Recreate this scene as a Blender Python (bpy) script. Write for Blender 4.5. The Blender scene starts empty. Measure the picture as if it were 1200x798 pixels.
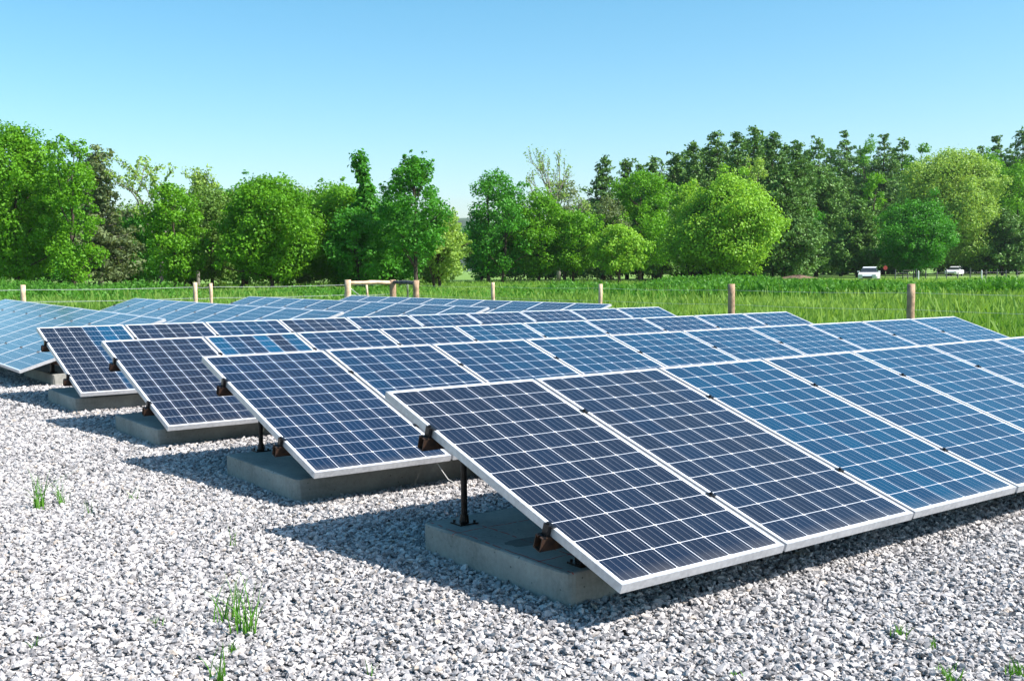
import bpy, math, random
import numpy as np
from math import sin, cos, radians, pi
from mathutils import Vector, Matrix

random.seed(7)
RNG = np.random.default_rng(11)
scene = bpy.context.scene
C = scene.collection

# ------------------------------------------------------------------ camera
CAM_H = 1.46
FPX = 1239.87                       # focal length in photo pixels (1200 wide)
cam_d = bpy.data.cameras.new('camera')
cam = bpy.data.objects.new('camera', cam_d)
C.objects.link(cam)
cam_d.sensor_width = 36.0
cam_d.lens = FPX / 1200 * 36.0
cam_d.clip_start = 0.1
cam_d.clip_end = 20000
pitch, roll = -0.06651, -0.00693
fw = Vector((0, cos(pitch), sin(pitch)))
r0 = Vector((1, 0, 0)); u0 = r0.cross(fw)
rv = cos(roll) * r0 + sin(roll) * u0
uv = -sin(roll) * r0 + cos(roll) * u0
m = Matrix((rv, uv, -fw)).transposed().to_4x4()
m.translation = Vector((0, 0, CAM_H))
cam.matrix_world = m
scene.camera = cam

# ------------------------------------------------------------------ light
SUN_AZ, SUN_EL = radians(342.8), radians(46.1)      # azimuth counted from +x, counter-clockwise
sd = bpy.data.lights.new('sun', 'SUN')
sd.energy = 5.0
sd.angle = radians(0.53)
sd.color = (1.0, 0.945, 0.885)
sun = bpy.data.objects.new('sun', sd)
C.objects.link(sun)
sdir = Vector((cos(SUN_AZ) * cos(SUN_EL), sin(SUN_AZ) * cos(SUN_EL), sin(SUN_EL)))
sun.rotation_euler = sdir.to_track_quat('Z', 'Y').to_euler()
sun.location = (20, -10, 30)

world = bpy.data.worlds.new('World')
scene.world = world
world.use_nodes = True
wn = world.node_tree.nodes; wl = world.node_tree.links
wn.clear()
sky = wn.new('ShaderNodeTexSky')
sky.sky_type = 'NISHITA'
sky.sun_disc = False
sky.sun_elevation = SUN_EL
sky.sun_rotation = radians(90) - SUN_AZ
sky.altitude = 300
sky.air_density = 1.0
sky.dust_density = 1.5
sky.ozone_density = 1.7
hs = wn.new('ShaderNodeHueSaturation')
hs.inputs['Hue'].default_value = 0.480
hs.inputs['Saturation'].default_value = 1.34
hs.inputs['Value'].default_value = 1.0
bg = wn.new('ShaderNodeBackground')
bg.inputs['Strength'].default_value = 0.110
wo = wn.new('ShaderNodeOutputWorld')
wl.new(sky.outputs[0], hs.inputs['Color'])
wl.new(hs.outputs[0], bg.inputs['Color'])
wl.new(bg.outputs[0], wo.inputs[0])

vs = scene.view_settings
vs.view_transform = 'Standard'
vs.look = 'None'
vs.exposure = 0.92
vs.gamma = 1.0
vs.use_curve_mapping = False
scene.render.engine = 'CYCLES'
scene.cycles.max_bounces = 6
scene.cycles.diffuse_bounces = 1
scene.cycles.glossy_bounces = 3
scene.cycles.transparent_max_bounces = 6

# ------------------------------------------------------------------ node helpers
def new_mat(name):
    mt = bpy.data.materials.new(name)
    mt.use_nodes = True
    nt = mt.node_tree
    for n in list(nt.nodes):
        nt.nodes.remove(n)
    out = nt.nodes.new('ShaderNodeOutputMaterial')
    return mt, nt, out

class NB:
    """tiny wrapper to build node graphs"""
    def __init__(s, nt): s.nt = nt
    def n(s, t, **kw):
        nd = s.nt.nodes.new(t)
        for k, v in kw.items(): setattr(nd, k, v)
        return nd
    def link(s, a, b): s.nt.links.new(a, b)
    def setin(s, sock, v):
        if isinstance(v, (int, float, tuple, list)): sock.default_value = v
        else: s.link(v, sock)
    def math(s, op, a, b=None, c=None, clamp=False):
        nd = s.n('ShaderNodeMath', operation=op); nd.use_clamp = clamp
        s.setin(nd.inputs[0], a)
        if b is not None: s.setin(nd.inputs[1], b)
        if c is not None: s.setin(nd.inputs[2], c)
        return nd.outputs[0]
    def mix(s, f, a, b, mode='MIX'):
        nd = s.n('ShaderNodeMix', data_type='RGBA', blend_type=mode)
        s.setin(nd.inputs[0], f)
        s.setin(nd.inputs[6], a if not isinstance(a, tuple) else (*a, 1)[:4])
        s.setin(nd.inputs[7], b if not isinstance(b, tuple) else (*b, 1)[:4])
        return nd.outputs[2]
    def ramp(s, f, stops):
        nd = s.n('ShaderNodeValToRGB')
        e = nd.color_ramp.elements
        while len(e) < len(stops): e.new(0.5)
        for el, (p, c) in zip(e, stops):
            el.position = p; el.color = (*c, 1)
        s.setin(nd.inputs[0], f)
        return nd.outputs[0]
    def noise(s, vec, scale, detail=3, rough=0.55):
        nd = s.n('ShaderNodeTexNoise')
        if vec is not None: s.link(vec, nd.inputs['Vector'])
        nd.inputs['Scale'].default_value = scale
        nd.inputs['Detail'].default_value = detail
        nd.inputs['Roughness'].default_value = rough
        return nd.outputs[0]
    def bump(s, h, strength, dist):
        nd = s.n('ShaderNodeBump')
        nd.inputs['Strength'].default_value = strength
        nd.inputs['Distance'].default_value = dist
        s.link(h, nd.inputs['Height'])
        return nd.outputs[0]
    def pri(s, col, rough=0.6, metal=0.0, normal=None, spec=0.5, coat=None):
        p = s.n('ShaderNodeBsdfPrincipled')
        s.setin(p.inputs['Base Color'], (*col, 1) if isinstance(col, tuple) and len(col) == 3 else col)
        s.setin(p.inputs['Roughness'], rough)
        s.setin(p.inputs['Metallic'], metal)
        s.setin(p.inputs['Specular IOR Level'], spec)
        if normal is not None: s.link(normal, p.inputs['Normal'])
        if coat is not None:
            p.inputs['Coat Weight'].default_value = coat
            p.inputs['Coat Roughness'].default_value = 0.05
        return p.outputs[0]

def coords(b, kind='Object'):
    return b.n('ShaderNodeTexCoord').outputs[kind]

def simple_mat(name, col, rough=0.6, metal=0.0, var=0.15, scale=20, bump=0.0, bdist=0.002, col2=None, spec=0.5):
    mt, nt, out = new_mat(name); b = NB(nt)
    v = coords(b)
    nz = b.noise(v, scale, 4)
    dark = tuple(c * (1 - var * 2) for c in col) if col2 is None else col2
    lite = tuple(min(1, c * (1 + var)) for c in col)
    cc = b.ramp(nz, [(0.3, dark), (0.7, lite)])
    nrm = None
    if bump: nrm = b.bump(b.noise(v, scale * 4, 3), bump, bdist)
    b.link(b.pri(cc, rough, metal, nrm, spec), out.inputs[0])
    return mt

# ------------------------------------------------------------------ materials
M = {}
# aluminium frame
mt, nt, out = new_mat('anodised_aluminium'); b = NB(nt)
v = coords(b)
mp = b.n('ShaderNodeMapping'); mp.inputs['Scale'].default_value = (1, 1, 1); b.link(v, mp.inputs[0])
nz = b.noise(mp.outputs[0], 35, 4)
nz2 = b.noise(mp.outputs[0], 3, 3)
col = b.ramp(b.math('ADD', b.math('MULTIPLY', nz, .5), b.math('MULTIPLY', nz2, .5)), [(0.38, (0.40, 0.41, 0.43)), (0.60, (0.56, 0.57, 0.59))])
b.link(b.pri(col, b.math('ADD', b.math('MULTIPLY', nz, 0.2), 0.38), 0.35), out.inputs[0])
M['alu'] = mt
# grooved seam aluminium (rails between panels are part of the gap)
M['steel'] = simple_mat('dark_galvanised_steel', (0.022, 0.018, 0.016), 0.45, 0.7, 0.3, 25, 0.2, 0.001)
M['rust'] = simple_mat('rusty_brown_channel', (0.060, 0.027, 0.013), 0.7, 0.2, 0.35, 30, 0.4, 0.002, col2=(0.02, 0.012, 0.010))
M['clamp'] = simple_mat('black_clamp', (0.02, 0.02, 0.022), 0.4, 0.6, 0.2, 60)
M['bolt'] = simple_mat('zinc_bolt', (0.55, 0.55, 0.53), 0.35, 0.9, 0.15, 80)
M['backsheet'] = simple_mat('white_backsheet', (0.55, 0.55, 0.55), 0.6, 0, 0.04, 8)
M['cable'] = simple_mat('pale_cable', (0.5, 0.5, 0.48), 0.5, 0, 0.05, 30)

# photovoltaic laminate -------------------------------------------------
PW, PL, PT = 0.992, 1.96, 0.040     # module width, length, frame depth
mt, nt, out = new_mat('photovoltaic_cells'); b = NB(nt)
v = coords(b)
sx = b.n('ShaderNodeSeparateXYZ'); b.link(v, sx.inputs[0])
mx, my = 0.021, 0.024               # margins to the first cell
cx_, cy_ = (PW - 2 * mx) / 6, (PL - 2 * my) / 12
u = b.math('DIVIDE', b.math('SUBTRACT', sx.outputs[0], mx), cx_)
w = b.math('DIVIDE', b.math('SUBTRACT', sx.outputs[1], my), cy_)
fu = b.math('FRACT', u); fv = b.math('FRACT', w)
iu = b.math('FLOOR', u); iv = b.math('FLOOR', w)
du = b.math('ABSOLUTE', b.math('SUBTRACT', fu, 0.5))
dv = b.math('ABSOLUTE', b.math('SUBTRACT', fv, 0.5))
gapu = b.math('GREATER_THAN', du, 0.5 - 0.0017 / cx_)
gapv = b.math('GREATER_THAN', dv, 0.5 - 0.0016 / cy_)
corner = b.math('GREATER_THAN', b.math('ADD', du, dv), 0.935)
outside = b.math('MAXIMUM', b.math('GREATER_THAN', b.math('ABSOLUTE', b.math('SUBTRACT', u, 3.0)), 3.0),
                 b.math('GREATER_THAN', b.math('ABSOLUTE', b.math('SUBTRACT', w, 6.0)), 6.0))
white = b.math('MAXIMUM', b.math('MAXIMUM', gapu, gapv), b.math('MAXIMUM', corner, outside))
# bus bars: four thin lines per cell along the long side
fb = b.math('FRACT', b.math('MULTIPLY', fu, 4.0))
bus = b.math('LESS_THAN', b.math('ABSOLUTE', b.math('SUBTRACT', fb, 0.5)), 0.030)
oi = b.n('ShaderNodeObjectInfo')
rnd = oi.outputs['Random']
comb = b.n('ShaderNodeCombineXYZ')
b.link(iu, comb.inputs[0]); b.link(b.math('MULTIPLY', rnd, 91.7), comb.inputs[1])
wn1 = b.n('ShaderNodeTexWhiteNoise', noise_dimensions='3D'); b.link(comb.outputs[0], wn1.inputs[0])
comb2 = b.n('ShaderNodeCombineXYZ')
b.link(iu, comb2.inputs[0]); b.link(iv, comb2.inputs[1]); b.link(b.math('MULTIPLY', rnd, 53.1), comb2.inputs[2])
wn2 = b.n('ShaderNodeTexWhiteNoise', noise_dimensions='3D'); b.link(comb2.outputs[0], wn2.inputs[0])
oc = b.n('ShaderNodeSeparateColor'); b.link(oi.outputs['Color'], oc.inputs[0])   # R: blueness of the module, own tint plus painted-in sky reflection, G: how mixed its strings are
# how blue: strings of cells share a batch tint, single cells differ a little, and whole modules differ, partly as painted sky reflection
blue = b.math('ADD', b.math('ADD', b.math('MULTIPLY', b.math('SUBTRACT', wn1.outputs[0], 0.4), oc.outputs[1]), oc.outputs[0]),
              b.math('MULTIPLY', b.math('SUBTRACT', wn2.outputs[0], 0.5), 0.14), None, True)
cellc = b.ramp(blue, [(0.20, (0.008, 0.010, 0.022)), (0.50, (0.004, 0.017, 0.048)), (0.75, (0.001, 0.036, 0.082)), (1.0, (0.001, 0.056, 0.125))])
grain = b.noise(v, 450, 2, 0.7)
cellc = b.mix(b.math('MULTIPLY', b.math('GREATER_THAN', grain, 0.62), 0.14), cellc, (0.05, 0.055, 0.09))
busc = b.mix(0.22, cellc, (0.55, 0.57, 0.62))
c1 = b.mix(bus, cellc, busc)
c2 = b.mix(white, c1, (0.72, 0.74, 0.78))
dust = b.noise(v, 6.0, 5, 0.65)
df = b.math('MULTIPLY', b.math('SUBTRACT', dust, 0.38, None, True), 0.04)
edge = b.math('MULTIPLY', b.math('SUBTRACT', 1.0, b.math('DIVIDE', sx.outputs[1], 0.10), None, True), 0.22)
df = b.math('ADD', df, b.math('MULTIPLY', edge, dust), None, True)
c3 = b.mix(df, c2, (0.42, 0.38, 0.32))
spk = b.n('ShaderNodeTexVoronoi'); spk.inputs['Scale'].default_value = 9; b.link(v, spk.inputs['Vector'])
sp = b.math('LESS_THAN', spk.outputs['Distance'], 0.012)
c3 = b.mix(b.math('MULTIPLY', sp, 0.7), c3, (0.7, 0.7, 0.68))
rgh = b.math('ADD', b.math('MULTIPLY', dust, 0.10), 0.07)
b.link(b.pri(c3, rgh, 0.0, None, 0.40), out.inputs[0])
M['pv'] = mt

# concrete ---------------------------------------------------------------
def concrete(name, marks=False):
    mt, nt, out = new_mat(name); b = NB(nt)
    v = coords(b)
    n1 = b.noise(v, 3.0, 5, 0.6); n2 = b.noise(v, 38, 4, 0.6)
    f = b.math('ADD', b.math('MULTIPLY', n1, 0.65), b.math('MULTIPLY', n2, 0.35))
    col = b.ramp(f, [(0.30, (0.17, 0.17, 0.155)), (0.5, (0.29, 0.29, 0.265)), (0.7, (0.39, 0.39, 0.36))])
    vo = b.n('ShaderNodeTexVoronoi'); vo.inputs['Scale'].default_value = 26; b.link(v, vo.inputs['Vector'])
    hole = b.math('LESS_THAN', vo.outputs['Distance'], b.math('MULTIPLY', b.noise(v, 9, 2), 0.22))
    col = b.mix(b.math('MULTIPLY', hole, 0.7), col, (0.07, 0.065, 0.06))
    if marks:
        s = b.n('ShaderNodeSeparateXYZ'); b.link(v, s.inputs[0])
        wob = b.math('MULTIPLY', b.math('SUBTRACT', b.noise(v, 7, 2), 0.5), 0.04)
        top = b.math('GREATER_THAN', s.outputs[2], 0.172)
        brk = b.math('GREATER_THAN', b.noise(v, 30, 3), 0.44)
        for (ax, p) in ((0, 0.21), (1, 0.24), (1, 0.90), (0, 0.035)):
            l = b.math('LESS_THAN', b.math('ABSOLUTE', b.math('SUBTRACT', b.math('ADD', s.outputs[ax], wob), p)), 0.0045)
            l = b.math('MULTIPLY', b.math('MULTIPLY', l, top), brk)
            col = b.mix(b.math('MULTIPLY', l, 0.8), col, (0.42, 0.05, 0.03))
        # damp patch
        dx = b.math('SUBTRACT', s.outputs[0], 0.20); dy = b.math('SUBTRACT', s.outputs[1], 0.55)
        rr = b.math('ADD', b.math('MULTIPLY', b.math('MULTIPLY', dx, dx), 18), b.math('MULTIPLY', b.math('MULTIPLY', dy, dy), 60))
        pt = b.math('LESS_THAN', b.math('ADD', rr, b.math('MULTIPLY', b.noise(v, 12, 3), 0.5)), 0.52)
        col = b.mix(b.math('MULTIPLY', b.math('MULTIPLY', pt, top), 0.6), col, (0.06, 0.06, 0.06))
    h = b.math('SUBTRACT', b.noise(v, 60, 5, 0.7), b.math('MULTIPLY', hole, 0.8))
    b.link(b.pri(col, 0.9, 0, b.bump(h, 0.5, 0.006), 0.25), out.inputs[0])
    return mt
M['concrete'] = concrete('cast_concrete')
M['concrete_marks'] = concrete('cast_concrete_with_chalk_marks', True)

# stone ------------------------------------------------------------------
mt, nt, out = new_mat('crushed_stone'); b = NB(nt)
oi = b.n('ShaderNodeObjectInfo')
rn = oi.outputs['Random']
v = coords(b)
base = b.ramp(rn, [(0.0, (0.045, 0.047, 0.056)), (0.16, (0.10, 0.10, 0.112)), (0.30, (0.27, 0.262, 0.267)), (0.60, (0.46, 0.437, 0.433)), (0.93, (0.66, 0.63, 0.61)), (1.0, (0.40, 0.31, 0.22))])
gr = b.noise(v, 1.6, 4, 0.7)
col = b.mix(0.42, base, b.ramp(gr, [(0.36, (0.11, 0.107, 0.112)), (0.62, (0.60, 0.575, 0.56))]))
b.link(b.pri(col, 0.85, 0, None, 0.3), out.inputs[0])
M['stone'] = mt

mt, nt, out = new_mat('gravel_bed'); b = NB(nt)
v = coords(b)
vo = b.n('ShaderNodeTexVoronoi'); vo.inputs['Scale'].default_value = 34; b.link(v, vo.inputs['Vector'])
g = b.n('ShaderNodeSeparateColor'); b.link(vo.outputs['Color'], g.inputs[0])
col = b.ramp(g.outputs[0], [(0.0, (0.12, 0.12, 0.13)), (0.5, (0.33, 0.33, 0.335)), (1.0, (0.55, 0.54, 0.53))])
h = b.math('SUBTRACT', 1.0, vo.outputs['Distance'])
b.link(b.pri(col, 0.9, 0, b.bump(h, 1.0, 0.02), 0.25), out.inputs[0])
M['bed'] = mt

# ground under the field ---------------------------------------------------
mt, nt, out = new_mat('meadow_soil_and_turf'); b = NB(nt)
v = coords(b)
n1 = b.noise(v, 0.06, 4); n2 = b.noise(v, 1.4, 5, 0.7)
f = b.math('ADD', b.math('MULTIPLY', n1, 0.5), b.math('MULTIPLY', n2, 0.5))
col = b.ramp(f, [(0.3, (0.10, 0.19, 0.035)), (0.5, (0.15, 0.26, 0.05)), (0.7, (0.21, 0.31, 0.085))])
b.link(b.pri(col, 0.9, 0, b.bump(n2, 0.8, 0.15), 0.15), out.inputs[0])
M['field'] = mt

def leaf_mat(name, dark, lite, trans=0.35, tr_gain=1.4, attr='tint', rough=0.5):
    mt, nt, out = new_mat(name); b = NB(nt)
    at = b.n('ShaderNodeAttribute'); at.attribute_name = attr
    nz = b.noise(coords(b), 0.55, 2)
    f = b.math('ADD', b.math('MULTIPLY', at.outputs['Fac'], 0.7), b.math('MULTIPLY', b.math('SUBTRACT', nz, 0.35), 0.75), None, True)
    col = b.mix(f, dark, lite)
    d = b.pri(col, rough, 0, None, 0.22)
    t = b.n('ShaderNodeBsdfTranslucent')
    b.link(b.mix(1.0, col, (tr_gain, tr_gain * 0.95, tr_gain * 0.45), 'MULTIPLY'), t.inputs[0])
    ms = b.n('ShaderNodeMixShader'); ms.inputs[0].default_value = trans
    b.link(d, ms.inputs[1]); b.link(t.outputs[0], ms.inputs[2])
    b.link(ms.outputs[0], out.inputs[0])
    return mt
LEAF = {
    'bright': leaf_mat('spring_leaf', (0.060, 0.22, 0.010), (0.185, 0.42, 0.022)),
    'lime': leaf_mat('lime_leaf', (0.14, 0.34, 0.022), (0.31, 0.54, 0.060)),
    'deep': leaf_mat('summer_leaf', (0.035, 0.176, 0.016), (0.096, 0.336, 0.026)),
    'olive': leaf_mat('olive_leaf', (0.072, 0.176, 0.026), (0.176, 0.304, 0.056)),
    'pale': leaf_mat('pale_leaf', (0.17, 0.31, 0.045), (0.36, 0.54, 0.12)),
    'grey': leaf_mat('grey_green_leaf', (0.105, 0.165, 0.068), (0.210, 0.270, 0.120)),
    'pine': leaf_mat('pine_needles', (0.056, 0.140, 0.030), (0.155, 0.30, 0.062), 0.15),
    'pinelite': leaf_mat('young_pine_needles', (0.070, 0.170, 0.030), (0.17, 0.34, 0.065), 0.18),
}
M['grass'] = leaf_mat('meadow_grass', (0.085, 0.225, 0.022), (0.27, 0.42, 0.095), 0.4)
M['weeds'] = leaf_mat('tall_weeds', (0.045, 0.17, 0.014), (0.13, 0.33, 0.040), 0.35)
M['tuft'] = leaf_mat('grass_tuft', (0.060, 0.190, 0.020), (0.13, 0.31, 0.035), 0.35)
M['bark'] = simple_mat('tree_bark', (0.075, 0.055, 0.04), 0.95, 0, 0.35, 6, 0.8, 0.03)
M['bark_pale'] = simple_mat('pale_bark', (0.22, 0.20, 0.17), 0.95, 0, 0.3, 6, 0.6, 0.03)
M['wood'] = simple_mat('weathered_pine_post', (0.40, 0.27, 0.17), 0.85, 0, 0.25, 9, 0.5, 0.01, col2=(0.22, 0.14, 0.09))
M['wood_pale'] = simple_mat('peeled_wood', (0.62, 0.47, 0.33), 0.85, 0, 0.2, 8, 0.5, 0.01, col2=(0.36, 0.25, 0.16))
M['wood_grey'] = simple_mat('dark_grey_wood', (0.10, 0.10, 0.11), 0.9, 0, 0.3, 9, 0.5, 0.01)
M['wire'] = simple_mat('galvanised_wire', (0.55, 0.57, 0.57), 0.5, 0.4, 0.05, 10)
M['tpost'] = simple_mat('green_metal_stake', (0.10, 0.13, 0.08), 0.6, 0.4, 0.2, 20)
M['hill'] = simple_mat('wooded_hill', (0.04, 0.075, 0.03), 1.0, 0, 0.35, 0.03)
M['carpaint'] = simple_mat('white_car_paint', (0.78, 0.78, 0.78), 0.3, 0, 0.02, 2)
M['glass'] = simple_mat('dark_car_glass', (0.03, 0.035, 0.04), 0.08, 0, 0.1, 4)
M['tyre'] = simple_mat('tyre_rubber', (0.02, 0.02, 0.02), 0.8, 0, 0.1, 20)
M['rim'] = simple_mat('wheel_rim', (0.5, 0.5, 0.5), 0.35, 0.8, 0.1, 20)
M['lamp'] = simple_mat('headlight_lens', (0.6, 0.6, 0.58), 0.15, 0, 0.05, 20)
M['redpaint'] = simple_mat('red_paint', (0.32, 0.03, 0.03), 0.5, 0, 0.15, 10)
M['mulch'] = simple_mat('brown_mulch', (0.17, 0.11, 0.07), 1.0, 0, 0.35, 1.2, 1.0, 0.1)
M['darkmetal'] = simple_mat('dark_metal', (0.03, 0.035, 0.03), 0.6, 0.3, 0.2, 20)
M['whitepaint'] = simple_mat('white_paint', (0.75, 0.75, 0.73), 0.6, 0, 0.06, 10)

# ------------------------------------------------------------------ mesh helpers
class MB:
    def __init__(s): s.v = []; s.f = []
    def box(s, x0, y0, z0, x1, y1, z1):
        n = len(s.v)
        s.v += [(x0, y0, z0), (x1, y0, z0), (x1, y1, z0), (x0, y1, z0), (x0, y0, z1), (x1, y0, z1), (x1, y1, z1), (x0, y1, z1)]
        s.f += [tuple(n + i for i in q) for q in ((0, 3, 2, 1), (4, 5, 6, 7), (0, 1, 5, 4), (1, 2, 6, 5), (2, 3, 7, 6), (3, 0, 4, 7))]
        return s
    def tube(s, pts, rads, seg=8, cap=True, square=False):
        pts = [Vector(p) for p in pts]
        n0 = len(s.v)
        prev = None
        for i, p in enumerate(pts):
            d = (pts[min(i + 1, len(pts) - 1)] - pts[max(i - 1, 0)]).normalized()
            if prev is None:
                a = Vector((0, 0, 1)) if abs(d.z) < 0.9 else Vector((1, 0, 0))
                x = d.cross(a).normalized()
            else:
                x = (prev - d * prev.dot(d)).normalized()
            prev = x
            y = d.cross(x)
            for k in range(seg):
                t = 2 * pi * k / seg
                s.v.append(tuple(p + (x * cos(t) + y * sin(t)) * rads[i]))
        for i in range(len(pts) - 1):
            for k in range(seg):
                a = n0 + i * seg + k; c = n0 + i * seg + (k + 1) % seg
                s.f.append((a, c, c + seg, a + seg))
        if cap:
            s.f.append(tuple(n0 + k for k in reversed(range(seg))))
            s.f.append(tuple(n0 + (len(pts) - 1) * seg + k for k in range(seg)))
        return s
    def mesh(s, name, mat, smooth=False, bevel=0):
        me = bpy.data.meshes.new(name)
        me.from_pydata(s.v, [], s.f)
        if mat: me.materials.append(mat)
        if bevel:
            import bmesh
            bm = bmesh.new(); bm.from_mesh(me)
            bmesh.ops.bevel(bm, geom=list(bm.edges), offset=bevel, segments=2, affect='EDGES', profile=0.5)
            bm.to_mesh(me); bm.free()
        if smooth:
            me.polygons.foreach_set('use_smooth', [True] * len(me.polygons))
        me.update()
        return me

def link(name, me, parent=None, loc=None, rot=None):
    o = bpy.data.objects.new(name, me)
    C.objects.link(o)
    if parent: o.parent = parent
    if loc is not None: o.location = loc
    if rot is not None: o.rotation_euler = rot
    return o

def tag(o, label=None, cat=None, group=None, kind=None):
    if label: o['label'] = label
    if cat: o['category'] = cat
    if group: o['group'] = group
    if kind: o['kind'] = kind
    return o

def empty(name, loc, rz=0):
    o = bpy.data.objects.new(name, None); C.objects.link(o)
    o.location = loc; o.rotation_euler = (0, 0, rz); o.empty_display_size = 0.2
    return o

def np_mesh(name, V, F, mat, tint=None, nper=4):
    """V (n,3) float, F (m,nper) int; mesh from numpy"""
    me = bpy.data.meshes.new(name)
    me.vertices.add(len(V)); me.vertices.foreach_set('co', np.ascontiguousarray(V, dtype=np.float32).ravel())
    F = np.ascontiguousarray(F, dtype=np.int32)
    me.loops.add(F.size); me.loops.foreach_set('vertex_index', F.ravel())
    me.polygons.add(len(F))
    me.polygons.foreach_set('loop_start', np.arange(0, F.size, nper, dtype=np.int32))
    me.polygons.foreach_set('loop_total', np.full(len(F), nper, dtype=np.int32))
    if tint is not None:
        a = me.attributes.new('tint', 'FLOAT', 'FACE')
        a.data.foreach_set('value', np.ascontiguousarray(tint, dtype=np.float32))
    me.update(calc_edges=True)
    if mat: me.materials.append(mat)
    return me

def at(px, D):
    """ground point seen under photo column px at distance D"""
    return ((px - 600) / FPX * D, D)
def horizon(px): return 316.5 - 0.00693 * (px - 600)
def zat(px, py, D): return CAM_H + (horizon(px) - py) / FPX * D

# ------------------------------------------------------------------ layout frame
YAW1, YAW2, TILT = 0.63634, 2.21179, 0.31414
e1 = np.array([cos(YAW1), sin(YAW1)]); n1v = np.array([-sin(YAW1), cos(YAW1)])
PITCH = 1.012
FA = np.array([6.42, 17.0])             # a post of the right fence line
CORNER = np.array([-3.4, 30.3])
limE = FA @ e1 - 1.6
limN = CORNER @ n1v - 1.6
def frame_pt(e, n): return tuple(e1 * e + n1v * n)

# ------------------------------------------------------------------ ground
me = MB(); S = 6000
me.v = [(-S, -400, -0.02), (S, -400, -0.02), (S, S, -0.02), (-S, S, -0.02)]; me.f = [(0, 1, 2, 3)]
tag(link('ground', me.mesh('ground', M['field'])), kind='structure')

pad = MB()
cs = [frame_pt(-40, -30), frame_pt(limE, -30), frame_pt(limE, limN), frame_pt(-40, limN)]
pad.v = [(x, y, -0.004) for x, y in cs]; pad.f = [(0, 1, 2, 3)]
tag(link('gravel_ground', pad.mesh('gravel_ground', M['bed'])), kind='structure')

# far wooded hill
def ridge(name, D, pts, depth, mat):
    xs = np.linspace(pts[0][0], pts[-1][0], 160)
    hs_ = np.interp(xs, [p[0] for p in pts], [p[1] for p in pts])
    rr = np.random.default_rng(5)
    hs_ = hs_ + rr.normal(0, 1.3, len(xs)) + 3 * np.sin(xs * 0.011)
    V = []; F = []
    prof = [(-1, 0.0), (-0.6, 0.55), (-0.3, 0.88), (0, 1.0), (0.5, 0.7), (1, 0.0)]
    for (t, k) in prof:
        for x, h in zip(xs, hs_):
            V.append((x, D + t * depth + rr.normal(0, 4), max(h * k + rr.normal(0, 1.2) * (k > 0), -1)))
    n = len(xs)
    for j in range(len(prof) - 1):
        for i in range(n - 1):
            F.append((j * n + i, j * n + i + 1, (j + 1) * n + i + 1, (j + 1) * n + i))
    return tag(link(name, np_mesh(name, np.array(V), np.array(F), mat)), kind='structure')
ridge('hill', 1600, [(-2200, 40), (-1500, 80), (-900, 72), (-560, 86), (-200, 84), (-60, 82), (60, 60), (400, 40), (900, 50), (2400, 20)], 260, M['hill'])

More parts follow.
